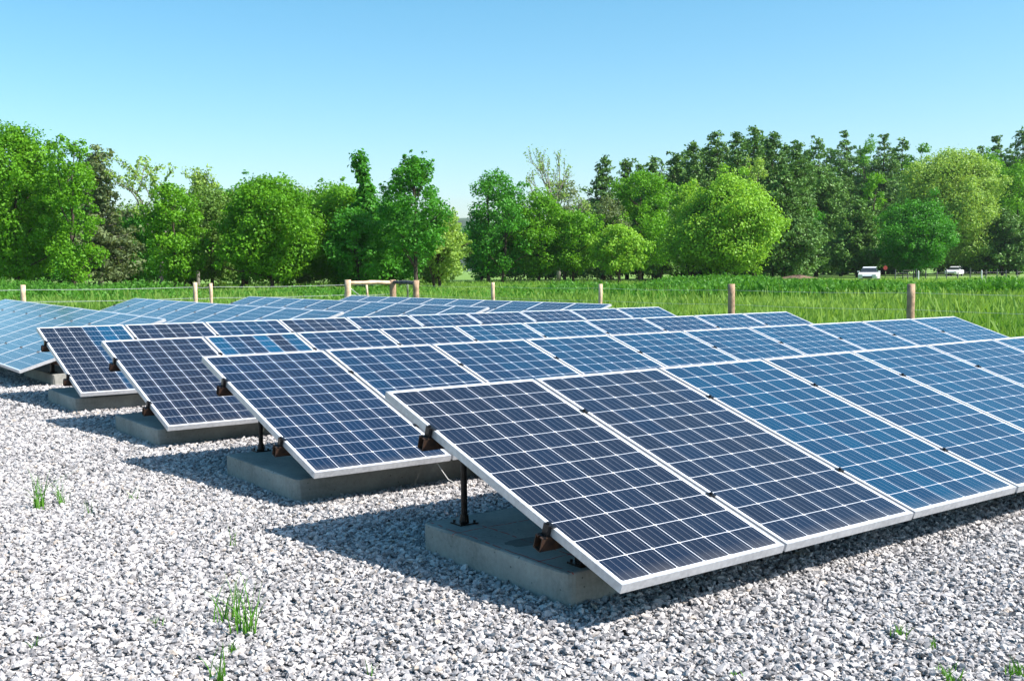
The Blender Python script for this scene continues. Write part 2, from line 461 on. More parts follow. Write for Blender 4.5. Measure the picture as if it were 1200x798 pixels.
# ------------------------------------------------------------------ gravel stones (geometry nodes, one object)
def gravel():
    step = 0.5
    V = []; F = []; D_ = []
    idx = {}
    def vid(i, j):
        if (i, j) not in idx:
            idx[(i, j)] = len(V); V.append((i * step, j * step, 0.0))
        return idx[(i, j)]
    for j in range(5, 52):
        for i in range(-44, 34):
            x, y = (i + .5) * step, (j + .5) * step
            p = np.array([x, y])
            if abs(x) > y * 0.50 + 3.2: continue
            if p @ e1 > limE - .2 or p @ n1v > limN - .2: continue
            # ground that no near view reaches: under the rear rows
            if y > 17 and x > -7: continue
            F.append((vid(i, j), vid(i + 1, j), vid(i + 1, j + 1), vid(i, j + 1)))
            D_.append(4000 if y < 7.5 else (2500 if y < 10.5 else (1100 if y < 15 else 450)))
    me = bpy.data.meshes.new('gravel'); me.from_pydata(V, [], F)
    a = me.attributes.new('dens', 'FLOAT', 'FACE'); a.data.foreach_set('value', D_)
    o = link('gravel', me)
    tag(o, 'loose light grey crushed stone covering the ground under and around the panel rows', 'gravel', kind='stuff')
    ng = bpy.data.node_groups.new('gravel_scatter', 'GeometryNodeTree')
    ng.interface.new_socket('Geometry', in_out='INPUT', socket_type='NodeSocketGeometry')
    ng.interface.new_socket('Geometry', in_out='OUTPUT', socket_type='NodeSocketGeometry')
    N = ng.nodes; L = ng.links
    gi = N.new('NodeGroupInput'); go = N.new('NodeGroupOutput')
    dist = N.new('GeometryNodeDistributePointsOnFaces')
    L.new(gi.outputs[0], dist.inputs['Mesh'])
    na = N.new('GeometryNodeInputNamedAttribute'); na.data_type = 'FLOAT'; na.inputs['Name'].default_value = 'dens'
    L.new(na.outputs[0], dist.inputs['Density']); dist.inputs['Seed'].default_value = 4
    join = N.new('GeometryNodeJoinGeometry')
    for k in range(10):
        ico = N.new('GeometryNodeMeshIcoSphere'); ico.inputs['Radius'].default_value = 1.0
        ico.inputs['Subdivisions'].default_value = 1
        sp = N.new('GeometryNodeSetPosition')
        L.new(ico.outputs[0], sp.inputs[0])
        pos = N.new('GeometryNodeInputPosition')
        nz = N.new('ShaderNodeTexNoise'); nz.noise_dimensions = '4D'
        nz.inputs['W'].default_value = 13.7 * k + 2
        nz.inputs['Scale'].default_value = 1.7; nz.inputs['Detail'].default_value = 2.0
        L.new(pos.outputs[0], nz.inputs['Vector'])
        sub = N.new('ShaderNodeVectorMath'); sub.operation = 'SUBTRACT'; sub.inputs[1].default_value = (.5, .5, .5)
        L.new(nz.outputs['Color'], sub.inputs[0])
        scl = N.new('ShaderNodeVectorMath'); scl.operation = 'SCALE'; scl.inputs['Scale'].default_value = 3.2
        L.new(sub.outputs[0], scl.inputs[0])
        L.new(scl.outputs[0], sp.inputs['Offset'])
        tr = N.new('GeometryNodeTransform')
        L.new(sp.outputs[0], tr.inputs[0])
        rr = random.Random(k * 3 + 1)
        tr.inputs['Scale'].default_value = (rr.uniform(.95, 1.35), rr.uniform(.7, 1.0), rr.uniform(.42, .66))
        sm = N.new('GeometryNodeSetMaterial'); sm.inputs['Material'].default_value = M['stone']
        L.new(tr.outputs[0], sm.inputs[0])
        ssm = N.new('GeometryNodeSetShadeSmooth'); ssm.inputs['Shade Smooth'].default_value = False
        L.new(sm.outputs[0], ssm.inputs[0])
        g2i = N.new('GeometryNodeGeometryToInstance')
        L.new(ssm.outputs[0], g2i.inputs[0])
        L.new(g2i.outputs[0], join.inputs[0])
    inst = N.new('GeometryNodeInstanceOnPoints')
    L.new(dist.outputs['Points'], inst.inputs['Points'])
    L.new(join.outputs[0], inst.inputs['Instance'])
    inst.inputs['Pick Instance'].default_value = True
    ri = N.new('FunctionNodeRandomValue'); ri.data_type = 'INT'
    ri.inputs[4].default_value = 0; ri.inputs[5].default_value = 9
    L.new(ri.outputs[2], inst.inputs['Instance Index'])
    rr_ = N.new('FunctionNodeRandomValue'); rr_.data_type = 'FLOAT_VECTOR'
    rr_.inputs[0].default_value = (-0.7, -0.7, 0); rr_.inputs[1].default_value = (0.7, 0.7, 6.283); rr_.inputs['Seed'].default_value = 5
    L.new(rr_.outputs[0], inst.inputs['Rotation'])
    rs = N.new('FunctionNodeRandomValue'); rs.data_type = 'FLOAT'
    rs.inputs[2].default_value = 0.0; rs.inputs[3].default_value = 1.0; rs.inputs['Seed'].default_value = 9
    pw = N.new('ShaderNodeMath'); pw.operation = 'POWER'; pw.inputs[1].default_value = 2.2
    L.new(rs.outputs[1], pw.inputs[0])
    mr = N.new('ShaderNodeMapRange'); mr.inputs['To Min'].default_value = 0.0060; mr.inputs['To Max'].default_value = 0.0195
    L.new(pw.outputs[0], mr.inputs['Value'])
    # wider stones where they lie thinner (far off)
    pos2 = N.new('GeometryNodeInputPosition'); sep = N.new('ShaderNodeSeparateXYZ'); L.new(pos2.outputs[0], sep.inputs[0])
    mr2 = N.new('ShaderNodeMapRange'); mr2.inputs['From Min'].default_value = 6; mr2.inputs['From Max'].default_value = 20
    mr2.inputs['To Min'].default_value = 1.0; mr2.inputs['To Max'].default_value = 1.9
    L.new(sep.outputs[1], mr2.inputs['Value'])
    mul = N.new('ShaderNodeMath'); mul.operation = 'MULTIPLY'
    L.new(mr.outputs[0], mul.inputs[0]); L.new(mr2.outputs[0], mul.inputs[1])
    L.new(mul.outputs[0], inst.inputs['Scale'])
    # bury each at its own depth
    sp2 = N.new('GeometryNodeSetPosition')
    rz = N.new('FunctionNodeRandomValue'); rz.data_type = 'FLOAT_VECTOR'
    rz.inputs[0].default_value = (0, 0, -0.003); rz.inputs[1].default_value = (0, 0, 0.014); rz.inputs['Seed'].default_value = 21
    L.new(inst.outputs[0], sp2.inputs[0]); L.new(rz.outputs[0], sp2.inputs['Offset'])
    L.new(sp2.outputs[0], go.inputs[0])
    md = o.modifiers.new('scatter', 'NODES'); md.node_group = ng
gravel()

# ------------------------------------------------------------------ panel rows
RAILS = (0.245, 0.755)
fr = MB()
F_ = 0.009
fr.box(0, 0, -PT, PW, F_, 0); fr.box(0, PL - F_, -PT, PW, PL, 0)
fr.box(0, F_, -PT, F_, PL - F_, 0); fr.box(PW - F_, F_, -PT, PW, PL - F_, 0)
# inner flange at the bottom
fr.box(F_, F_, -PT, F_ + .02, PL - F_, -PT + .002); fr.box(PW - F_ - .02, F_, -PT, PW - F_, PL - F_, -PT + .002)
me_frame = fr.mesh('panel_frame', M['alu'])
gl = MB(); gl.box(F_, F_, -0.0075, PW - F_, PL - F_, -0.0015)
me_glass = gl.mesh('cell_sheet', M['pv'])
bs = MB(); bs.box(F_, F_, -0.0095, PW - F_, PL - F_, -0.0080)
me_back = bs.mesh('backsheet', M['backsheet'])
jb = MB(); jb.box(PW / 2 - .06, PL - .22, -0.032, PW / 2 + .06, PL - .12, -0.0100)
me_jb = jb.mesh('junction_box', M['clamp'])

mc = MB(); mc.box(-0.020, -0.018, 0.0015, 0.020, 0.018, 0.0055); mc.box(-0.006, -0.02, -0.045, 0.006, 0.02, 0.0015)
mc.tube([(0, 0, .0065), (0, 0, .0145)], [.0075, .0075], 6)
me_mid = mc.mesh('mid_clamp', M['clamp'])
ec = MB(); ec.box(-0.012, -0.025, 0.0015, 0.016, 0.025, 0.0065); ec.box(-0.024, -0.017, -0.045, -0.003, 0.017, 0.0115)
ec.box(-0.040, -0.025, -0.045, -0.026, 0.025, -0.040)
ec.tube([(-.014, 0, .0115), (-.014, 0, .022)], [.008, .008], 6)
me_end = ec.mesh('end_clamp', M['clamp'])

def rail_mesh(length, over):
    # open C channel under the frames, along the row; opens towards the low side
    r_ = MB(); h = 0.066; w_ = 0.048; t = 0.004
    x0, x1 = -over, length + over
    r_.box(x0, -w_ / 2, -h, x1, w_ / 2, -h + t)
    r_.box(x0, w_ / 2 - t, -h + t, x1, w_ / 2, 0)
    r_.box(x0, -w_ / 2, -h + t, x1, -w_ / 2 + t, 0)
    r_.box(x0, -w_ / 2 + t, -t, x1, -w_ / 2 + .018, 0)
    r_.box(x0, w_ / 2 - .018, -t, x1, w_ / 2 - t, 0)
    return r_.mesh('rail', M['rust'])

def block_mesh(lx, ly, lz, mat, seed):
    import bmesh
    bm = bmesh.new()
    bmesh.ops.create_grid(bm, x_segments=1, y_segments=1, size=0.5)
    bm.free()
    bm = bmesh.new()
    bmesh.ops.create_cube(bm, size=1)
    bmesh.ops.scale(bm, vec=(lx, ly, lz), verts=bm.verts)
    bmesh.ops.translate(bm, vec=(lx / 2, ly / 2, lz / 2 - 0.0), verts=bm.verts)
    vert_e = [e for e in bm.edges if abs(e.verts[0].co.z - e.verts[1].co.z) > .05]
    bmesh.ops.bevel(bm, geom=vert_e, offset=0.045, segments=4, affect='EDGES', profile=0.5)
    tops = [e for e in bm.edges if min(v.co.z for v in e.verts) > lz - .001 and len(e.link_faces) == 2 and
            any(abs(f.normal.z) < .5 for f in e.link_faces)]
    bmesh.ops.bevel(bm, geom=tops, offset=0.010, segments=2, affect='EDGES', profile=0.5)
    bmesh.ops.subdivide_edges(bm, edges=[e for e in bm.edges if e.calc_length() > 0.2], cuts=6, use_grid_fill=True)
    rr = random.Random(seed)
    for v_ in bm.verts:
        v_.co.x += rr.uniform(-1, 1) * .0035; v_.co.y += rr.uniform(-1, 1) * .0035; v_.co.z += rr.uniform(-1, 1) * .002
    me = bpy.data.meshes.new('concrete_block'); bm.to_mesh(me); bm.free()
    me.materials.append(mat)
    me.polygons.foreach_set('use_smooth', [False] * len(me.polygons))
    return me

BH = 0.150
BLK = (1.62, 1.19)
blk_meshes = [block_mesh(BLK[0], BLK[1], BH + 0.03, M['concrete'], s) for s in range(3)]
blk_front = block_mesh(BLK[0], BLK[1], BH + 0.03, M['concrete_marks'], 9)

def make_row(name_label, x, y, z0, yaw, slope, dt, xs_blocks, bn0, block_labels, group, first_block=None, legx=0.27, tints=None):
    """x,y,z0: low corner of the first module's top edge line; row runs along local +x, upslope along +y"""
    root = empty('solar_panel_row', (x, y, 0), yaw)
    tag(root, name_label, 'solar panels', group)
    th = TILT + dt
    ct, st = cos(th), sin(th)
    sl = math.atan(slope)
    rotm = (Matrix.Rotation(-sl, 4, 'Y') @ Matrix.Rotation(th, 4, 'X'))
    rr = random.Random(int(x * 100))
    def place(o, lx, ly, lz=0.0, jit=0.0):
        o.parent = root
        o.matrix_local = Matrix.Translation((0, 0, z0)) @ rotm @ Matrix.Translation((lx, ly + jit, lz))
    for i in range(10):
        p = link('solar_panel', me_frame); place(p, i * PITCH, 0, rr.uniform(-.0008, .0008), rr.uniform(-.003, .003))
        for nm, me_ in (('cell_sheet', me_glass), ('backsheet', me_back), ('junction_box', me_jb)):
            c_ = link(nm, me_, p)
            if nm == 'cell_sheet':
                tn = tints[i] if tints and i < len(tints) else (rr.uniform(.45, .70), rr.choice((.06, .08, .2)))
                c_.color = (tn[0], tn[1], 0, 1)
    Lr = 9 * PITCH + PW
    rm = rail_mesh(Lr, 0.050)
    for t in RAILS:
        ro = link('rail', rm); place(ro, 0, PL * t, -PT - .002)
        for i in range(1, 10):
            c_ = link('mid_clamp', me_mid); place(c_, i * PITCH - (PITCH - PW) / 2, PL * t, 0)
        c_ = link('end_clamp', me_end); place(c_, 0, PL * t, 0)
        c_ = link('end_clamp', me_end); place(c_, Lr, PL * t, 0)
        c_.matrix_local = c_.matrix_local @ Matrix.Rotation(pi, 4, 'Z')
    # supports on each block
    for bi, bx in enumerate(xs_blocks):
        for lx in ((legx if bi == 0 else bx + .25), bx + BLK[0] - 0.25):
            for t, nm in ((RAILS[0], 'front_foot'), (RAILS[1], 'rear_leg')):
                ly = PL * t
                # point on the underside of the rail
                q = rotm @ Vector((lx, ly, -PT - .002 - .066))
                qx, qy, qz = q.x, q.y, q.z + z0
                lg = MB()
                if nm == 'rear_leg':
                    lg.tube([(qx, qy, BH), (qx, qy, qz + .01)], [.0165, .0165], 12)
                    lg.tube([(qx, qy, BH + .008), (qx, qy, BH + .05)], [.026, .021], 12)
                else:
                    lg.box(qx - .03, qy - .022, BH, qx + .03, qy + .022, qz + .006)
                lo = link(nm, lg.mesh(nm, M['steel']), root)
                pl = MB(); pl.box(qx - .055, qy - .048, BH - .002, qx + .055, qy + .048, BH + .008)
                for sx_ in (-1, 1):
                    for sy_ in (-1, 1):
                        pl.tube([(qx + sx_ * .04, qy + sy_ * .034, BH + .008), (qx + sx_ * .04, qy + sy_ * .034, BH + .02)], [.007, .007], 6)
                link('base_plate', pl.mesh('base_plate', M['steel']), lo)
        bo = link('concrete_block', (first_block if (bi == 0 and first_block) else blk_meshes[rr.randrange(3)]))
        c0, s0 = cos(yaw), sin(yaw)
        bo.location = (x + c0 * bx - s0 * bn0, y + s0 * bx + c0 * bn0, -0.03)
        bo.rotation_euler = (0, 0, yaw + rr.uniform(-.004, .004))
        tag(bo, block_labels[bi], 'concrete block', 'concrete ballast blocks under the panel rows')
    return root

DZ = [-0.0135, 0.0158, -0.0261, -0.0064, 0.0179, 0.012, 0.0052, -0.0049]
SL = [0.0019, -0.0018, -0.0008, -0.0018, 0.0085, 0.003, 0.0023, 0.0005]
DT = [0.002, -0.0063, 0.0037, 0.0014, -0.0065, 0.0056, 0.0024, -0.0023]
X1 = [0.42953, -1.20719, -2.83315, -4.4699]; Y1 = [4.13425, 6.37537, 8.63003, 10.89801]
X2 = [-6.21475, -4.04185, -1.87879, 0.34777]; Y2 = [13.27365, 14.91647, 16.75299, 18.46195]
ords = ['nearest', 'second nearest', 'third nearest', 'fourth']
rlab = ['nearest panel row, its dark silver-framed panels running out of the right of the photo',
        'second panel row back, whose near corner overlaps just behind the front row',
        'third panel row back, low dark panels with chalk-white cell lines between second and fourth rows',
        'fourth panel row back, its first panel with bright blue and dark cell columns']
where = ['under its near left end', 'second along from its left end', 'third along from its left end', 'under its far right end']
rowname = ['nearest panel row', 'second panel row', 'third panel row', 'fourth panel row']
bx0 = [0.05, 0.0, -0.03, -0.02]
bn = [0.40, 0.27, 0.20, 0.17]
for k in range(4):
    xs_b = [bx0[k] + j * 2.82 for j in range(4)]
    labs = ['concrete block of the %s, %s' % (rowname[k], where[j]) for j in range(4)]
    if k == 0:
        labs[0] = 'bare grey concrete block with red chalk lines under the nearest corner'
    row = make_row(rlab[k], X1[k], Y1[k], 0.22185 + DZ[k], YAW1, SL[k], DT[k], xs_b, bn[k], labs,
             'solar panel rows facing right of the camera', blk_front if k == 0 else None, (.215, .27, .32, .33)[k],
             [[(.20, .05), (.24, .06), (.70, .25), (.62, .10), (.66, .12), (.62, .1), (.68, .12), (.7, .1), (.7, .1), (.7, .1)],  # bluer modules further along, partly sky reflection put into the tint
              [(.42, .06), (.50, .08), (.58, .10), (.62, .1), (.66, .08), (.66, .08), (.68, .08), (.7, .08), (.7, .08), (.7, .08)],
              [(.24, .10), (.62, .85), (.50, .1), (.5, .15)],
              [(.38, .95), (.22, .15), (.5, .3), (.3, .5)]][k])
    if k == 1:
        cb = MB()
        cb.tube([(.93, .10, .20), (.955, .06, .13), (.985, .03, .07), (1.06, .0, .02)], [.003] * 4, 6)
        link('cable', cb.mesh('cable', M['cable']), row)
rlab2 = ['leftmost far panel row, pale blue, its near corner above a sunlit block',
         'blue panel row whose right tip shows between the leftmost one and the next',
         'blue panel row whose high edge ends right of the wooden corner brace',
         'farthest blue panel row whose high edge ends before the grass at right centre']
for k in range(4):
    sl2 = SL[4 + k]
    ee = np.array([cos(YAW2), sin(YAW2)]); Lr = 9 * PITCH + PW
    ox, oy = X2[k] + ee[0] * Lr, Y2[k] + ee[1] * Lr
    labs = ['%s of the %s far cross-facing panel row' % (a, ['leftmost', 'second', 'third', 'farthest'][k]) for a in
            ('far end concrete block', 'third concrete block from near end', 'second concrete block from near end', 'near end concrete block')]
    if k == 0: labs[3] = 'sunlit concrete block under the leftmost far panel row, beside the fourth row corner'
    xs_b = [Lr - 0.14 - BLK[0] - j * 2.5 for j in (3, 2, 1, 0)]
    make_row(rlab2[k], ox, oy, 0.22185 + DZ[4 + k] + sl2 * Lr, YAW2 - pi, -sl2, DT[4 + k], xs_b, 0.42, labs,
             'far solar panel rows facing left of the camera')

# ------------------------------------------------------------------ near wire fence with wooden posts
fe = empty('wire_fence', (CORNER[0], CORNER[1], 0))
tag(fe, 'wire fence on round wooden posts with a braced wooden corner behind the panels', 'fence')
def loc_f(px, line):
    k = (px - 600) / FPX
    if line == 'R': s = (FA[0] - k * FA[1]) / (0.594 + k * 0.804); return (FA[0] - .594 * s, FA[1] + .804 * s)
    t = (CORNER[0] - k * CORNER[1]) / (0.804 - k * 0.594); return (CORNER[0] - .804 * t, CORNER[1] - .594 * t)
def fpost(x, y, ztop, r, mat, lean=(0, 0), name='post'):
    mb = MB(); rr = random.Random(int(x * 77))
    n = 6
    pts = [(x + lean[0] * i / n + rr.uniform(-.006, .006) - CORNER[0], y + lean[1] * i / n + rr.uniform(-.006, .006) - CORNER[1], -.1 + (ztop + .1) * i / n) for i in range(n + 1)]
    mb.tube(pts, [r * rr.uniform(.93, 1.05) for _ in pts], 9)
    return link(name, mb.mesh(name, mat, True), fe)
R = []
for px, py, w_, mat in ((1067.5, 333, 9.5, 'wood'), (857.5, 333, 8.5, 'wood'), (702.5, 333, 5, 'wood_pale'), (578, 331, 4.5, 'wood_pale'), (488, 328.5, 7.5, 'wood'), (461, 328, 7.5, 'wood')):
    x, y = loc_f(px, 'R'); R.append((x, y))
    fpost(x, y, zat(px, py, y), w_ / 2 / FPX * y, M[mat], (0.03, 0) if px == 702.5 else (0, 0))
Lf = [tuple(CORNER)]
for px, py, w_, mat in ((408, 328, 8, 'wood_pale'), (248, 332, 4, 'wood_pale'), (229.5, 331, 5, 'wood_pale'), (28, 334, 6, 'wood_pale')):
    x, y = loc_f(px, 'L'); Lf.append((x, y))
    fpost(x, y, zat(px, py, y), w_ / 2 / FPX * y, M[mat])
# off-frame posts that carry the wires on
for s in (-3.8,):
    fpost(FA[0] - .594 * s, FA[1] + .804 * s, 1.2, .06, M['wood'])
R.insert(0, (FA[0] + .594 * 3.8, FA[1] - .804 * 3.8))
tl = (Lf[-1][0] - .804 * 3.6, Lf[-1][1] - .594 * 3.6); fpost(tl[0], tl[1], 1.18, .06, M['wood_pale']); Lf.append(tl)
# braces
def rail_between(a, b_, z0, z1, r, mat, name='brace_rail'):
    mb = MB(); rr = random.Random(3)
    pts = []
    for i in range(7):
        t = i / 6
        pts.append((a[0] + (b_[0] - a[0]) * t - CORNER[0], a[1] + (b_[1] - a[1]) * t - CORNER[1], z0 + (z1 - z0) * t + rr.uniform(-.015, .015)))
    mb.tube(pts, [r * rr.uniform(.85, 1.1) for _ in pts], 9)
    return link(name, mb.mesh(name, mat, True), fe)
zc = zat(461, 329.5, CORNER[1]) - .03
rail_between(Lf[1], CORNER, zat(408, 330, Lf[1][1]) - .04, zc, .055, M['wood_pale'])
rail_between(R[-1], R[-2], zc, zat(488, 330, R[-2][1]) - .03, .055, M['wood_grey'])  # darker wood colour than the other brace rail
rail_between((Lf[1][0] + .05, Lf[1][1]), (CORNER[0] - .6, CORNER[1] - .45), zat(408, 333, 29) - .1, 0.55, .008, M['wire'], 'brace_wire')
x, y = at(432, 31.5); fpost(x + .05, y, zat(432, 333, y), .035, M['wood_pale'], (-.1, 0), 'thin_post')
x, y = at(478, 30.4); fpost(x, y, zat(478, 333, y), .03, M['tpost'], (0, 0), 'metal_stake')
def wires(P, hts, wr=.0048):
    for h in hts:
        mb = MB()
        pts = []
        for (a, b_) in zip(P[:-1], P[1:]):
            for i in range(4):
                t = i / 4; sag = -.02 * math.sin(pi * t)
                pts.append((a[0] + (b_[0] - a[0]) * t - CORNER[0], a[1] + (b_[1] - a[1]) * t - CORNER[1], h + sag))
        pts.append((P[-1][0] - CORNER[0], P[-1][1] - CORNER[1], h))
        mb.tube(pts, [wr] * len(pts), 5)
        link('wire', mb.mesh('wire', M['wire']), fe)
wires(Lf, (1.08, 0.80, 0.5))
wires(R, (1.05, 0.78), .0022)

# ------------------------------------------------------------------ meadow grass
def blades(P, H, W_, rng, lean=0.35, tint=None):
    n = len(P)
    ang = rng.uniform(0, 2 * pi, n)
    dx, dy = np.cos(ang), np.sin(ang)
    la = rng.uniform(0, 2 * pi, n); lm = np.abs(rng.normal(0, lean, n)) * H
    lx, ly = np.cos(la) * lm, np.sin(la) * lm
    z0 = -0.02
    V = np.empty((n, 4, 3))
    hw = W_ / 2
    V[:, 0] = np.stack([P[:, 0] - dx * hw, P[:, 1] - dy * hw, np.full(n, z0)], 1)
    V[:, 1] = np.stack([P[:, 0] + dx * hw, P[:, 1] + dy * hw, np.full(n, z0)], 1)
    V[:, 2] = np.stack([P[:, 0] + lx * .35 + dx * hw * .9, P[:, 1] + ly * .35 + dy * hw * .9, H * .62], 1)
    V[:, 3] = np.stack([P[:, 0] + lx, P[:, 1] + ly, H], 1)
    V = V.reshape(-1, 3)
    F = np.arange(4 * n).reshape(n, 4)
    return V, F
def vnoise(x, y, s, seed):
    r = np.random.default_rng(seed); g = r.random((64, 64))
    X = x / s; Y = y / s
    xi = np.floor(X).astype(int); yi = np.floor(Y).astype(int); fx = X - xi; fy = Y - yi
    fx = fx * fx * (3 - 2 * fx); fy = fy * fy * (3 - 2 * fy)
    a = g[xi % 64, yi % 64]; b_ = g[(xi + 1) % 64, yi % 64]; c = g[xi % 64, (yi + 1) % 64]; d = g[(xi + 1) % 64, (yi + 1) % 64]
    return (a * (1 - fx) + b_ * fx) * (1 - fy) + (c * (1 - fx) + d * fx) * fy
def scatter(y0, y1, dens, rng):
    area = 0.5 * ((y0 * .52 + 1.5) + (y1 * .52 + 1.5)) * 2 * (y1 - y0)
    n = int(area * dens)
    yy = np.sqrt(rng.random(n) * (y1 ** 2 - y0 ** 2) + y0 ** 2)
    xx = rng.uniform(-1, 1, n) * (yy * .52 + 1.5)
    P = np.stack([xx, yy], 1)
    keep = (P @ e1 > limE + rng.normal(0, .25, n)) | (P @ n1v > limN + rng.normal(0, .25, n))
    return P[keep]
rng = np.random.default_rng(3)
Vs, Fs, Ts = [], [], []
off = 0
for (y0, y1, dens, hb, wb) in ((13, 24, 230, .34, .011), (24, 33, 170, .40, .017), (33, 42, 110, .45, .026), (42, 70, 34, .40, .045), (70, 112, 9, .36, .09)):
    P = scatter(y0, y1, dens, rng); n = len(P)
    nz = vnoise(P[:, 0], P[:, 1], 2.6, 1); nz2 = vnoise(P[:, 0], P[:, 1], .7, 2)
    H = hb * (0.45 + .6 * nz + .35 * nz2) * rng.uniform(.6, 1.35, n)
    V, F = blades(P, H, wb * rng.uniform(.6, 1.4, n), rng)
    Vs.append(V); Fs.append(F + off); off += len(V)
    Ts.append(np.clip(-.05 + .6 * vnoise(P[:, 0], P[:, 1] * .5, 1.3, 8) + .55 * vnoise(P[:, 0], P[:, 1] * .35, 4.0, 18) + rng.normal(0, .2, n), 0, 1))
P = scatter(15, 44, 3.5, rng); n = len(P)
H = rng.uniform(.45, .82, n) * (.7 + .5 * vnoise(P[:, 0], P[:, 1], 3.1, 40))
V, F = blades(P, H, .007 + .0004 * P[:, 1], rng, .35)
V = V.reshape(n, 4, 3); V[:, 2] = V[:, 2] * .25 + V[:, 3] * .75; V[:, 2, 0] += .02; V = V.reshape(-1, 3)
Vs.append(V); Fs.append(F + off); off += len(V); Ts.append(np.ones(n) * 1.0)
g = link('meadow_grass', np_mesh('meadow_grass', np.concatenate(Vs), np.concatenate(Fs), M['grass'], np.concatenate(Ts)))
tag(g, 'knee high yellow green meadow grass growing beyond the panels', 'grass', kind='stuff')
# darker tall weed belt
Vs, Fs, Ts = [], [], []; off = 0
P = scatter(40, 62, 70, rng)
xpx = P[:, 0] / P[:, 1] * FPX + 600
nz = vnoise(P[:, 0] + 40, P[:, 1], 3.0, 12); nz2 = vnoise(P[:, 0], P[:, 1], 1.0, 15)
w_ = np.where((xpx > 640), 1.0, np.where(xpx < 175, 0.85, np.where(xpx < 400, .35, .15)))
dens_f = (nz * .7 + nz2 * .3)
kp = rng.random(len(P)) < w_ * np.clip(dens_f * 2.2 - .35, 0, 1)
P = P[kp]; dens_f = dens_f[kp]; n = len(P)
H = (.50 + .50 * dens_f) * rng.uniform(.6, 1.2, n) * np.interp(xpx[kp], [0, 170, 250, 600, 680, 900, 980, 1120, 1165, 1210], [.95, .88, .65, .55, .80, 1.02, .74, .64, 1.0, .75]) * (.50 + 1.0 * vnoise(P[:, 0] + 9, P[:, 1] * .12, 1.5, 77)) * (.8 + .3 * vnoise(P[:, 0], P[:, 1] * .3, 5.0, 31))
V, F = blades(P, H, .05 * rng.uniform(.6, 1.5, n), rng, .25)
# leafy bits along the stems
k = 3
Q = np.repeat(P, k, 0) + rng.normal(0, .10, (n * k, 2)); hh = np.repeat(H, k) * rng.uniform(.3, 1.0, n * k)
s = rng.uniform(.05, .11, n * k)
d1 = rng.normal(size=(n * k, 3)); d1 /= np.linalg.norm(d1, axis=1)[:, None]
d2 = np.cross(d1, rng.normal(size=(n * k, 3))); d2 /= np.linalg.norm(d2, axis=1)[:, None]
cc = np.stack([Q[:, 0], Q[:, 1], hh], 1)
LV = np.stack([cc + d1 * s[:, None], cc + d2 * s[:, None] * .5, cc - d1 * s[:, None], cc - d2 * s[:, None] * .5], 1).reshape(-1, 3)
LF = np.arange(len(LV)).reshape(-1, 4)
tw = np.clip(.45 + rng.normal(0, .25, n), 0, 1)
g = link('tall_weeds', np_mesh('tall_weeds', np.concatenate([V, LV]), np.concatenate([F, LF + len(V)]), M['weeds'], np.concatenate([tw, np.repeat(tw, k)])))
tag(g, 'belt of taller dark green weeds across the meadow in front of the trees', 'weeds', kind='stuff')

# ------------------------------------------------------------------ grass tufts in the gravel
def tuft(px, py, hpx, nb, spread, label, seed, thin=1.0, lean=.3):
    D = CAM_H * FPX / (py - horizon(px)) * 1.0
    # exact ground hit
    dd = fw * FPX + rv * (px - 600) - uv * (py - 399)
    t = -CAM_H / dd.z
    x, y = dd.x * t, dd.y * t
    h = hpx / FPX * y * 1.3
    r = np.random.default_rng(seed)
    V = []; F = []; T = []
    for i in range(nb):
        a = r.uniform(0, 2 * pi); hh = h * r.uniform(.35, 1.0); l = abs(r.normal(0, lean * 1.3)) * hh + .12 * hh
        la = r.uniform(0, 2 * pi); bx, by = r.normal(0, spread * .25, 2)
        w0 = r.uniform(.0020, .0042) * thin
        n0 = len(V)
        for q in range(5):
            tq = q / 4
            cx = bx + cos(la) * l * tq ** 1.9; cy = by + sin(la) * l * tq ** 1.9
            cz = hh * (tq - .18 * tq ** 3 * (l / hh))
            ww = w0 * (1 - tq ** 1.6) + .0003
            V.append((cx - cos(a) * ww, cy - sin(a) * ww, cz)); V.append((cx + cos(a) * ww, cy + sin(a) * ww, cz))
        for q in range(4): F.append((n0 + 2 * q, n0 + 2 * q + 1, n0 + 2 * q + 3, n0 + 2 * q + 2)); T.append(r.uniform(0, 1))
    o = link('grass_tuft', np_mesh('grass_tuft', np.array(V), np.array(F), M['tuft'], T), None, (x, y, 0.0))
    tag(o, label, 'grass tuft', 'grass tufts growing through the gravel')
tuft(46, 597, 44, 26, .10, 'tall leafy tuft at far left of the gravel, left of two', 1)
tuft(72, 592, 38, 15, .08, 'sparser tuft just right of the tall tuft at far left', 2, .8)
tuft(105, 603, 28, 5, .05, 'very thin pale sprig right of the two far left tufts', 3, .6)
tuft(157, 586, 20, 8, .05, 'short thin tuft left of the second row concrete block', 4, .7)
tuft(274, 643, 30, 8, .05, 'lone upright tuft in the gravel beside the front row shadow tip', 5, .8)
tuft(270, 729, 48, 22, .10, 'left half of the tallest double tuft in foreground gravel', 6, 1.1)
tuft(290, 744, 62, 24, .10, 'right half of the tallest double tuft in foreground gravel', 7, 1.1)
tuft(273, 766, 18, 14, .06, 'small stubby tuft just below the tallest double tuft', 8)
tuft(254, 800, 42, 14, .07, 'tuft cut by the bottom edge below the double tuft', 9)
tuft(184, 733, 16, 8, .06, 'tiny yellowish tuft left of the double tuft', 10, .7)
tuft(40, 758, 16, 5, .05, 'faint sprig near the bottom left corner', 11, .6)
tuft(1053, 748, 16, 16, .06, 'small bushy tuft in the gravel right of the front panel corner', 12)
tuft(1091, 760, 14, 9, .06, 'faint low tuft right of the small bushy one', 13, .7)
tuft(1112, 796, 18, 26, .12, 'wide low tuft at the bottom edge, right side', 14)
tuft(1188, 794, 22, 22, .08, 'dense tuft in the bottom right corner', 15)
tuft(862, 796, 14, 10, .06, 'small tuft at bottom edge below the front panel corner', 16, .8)
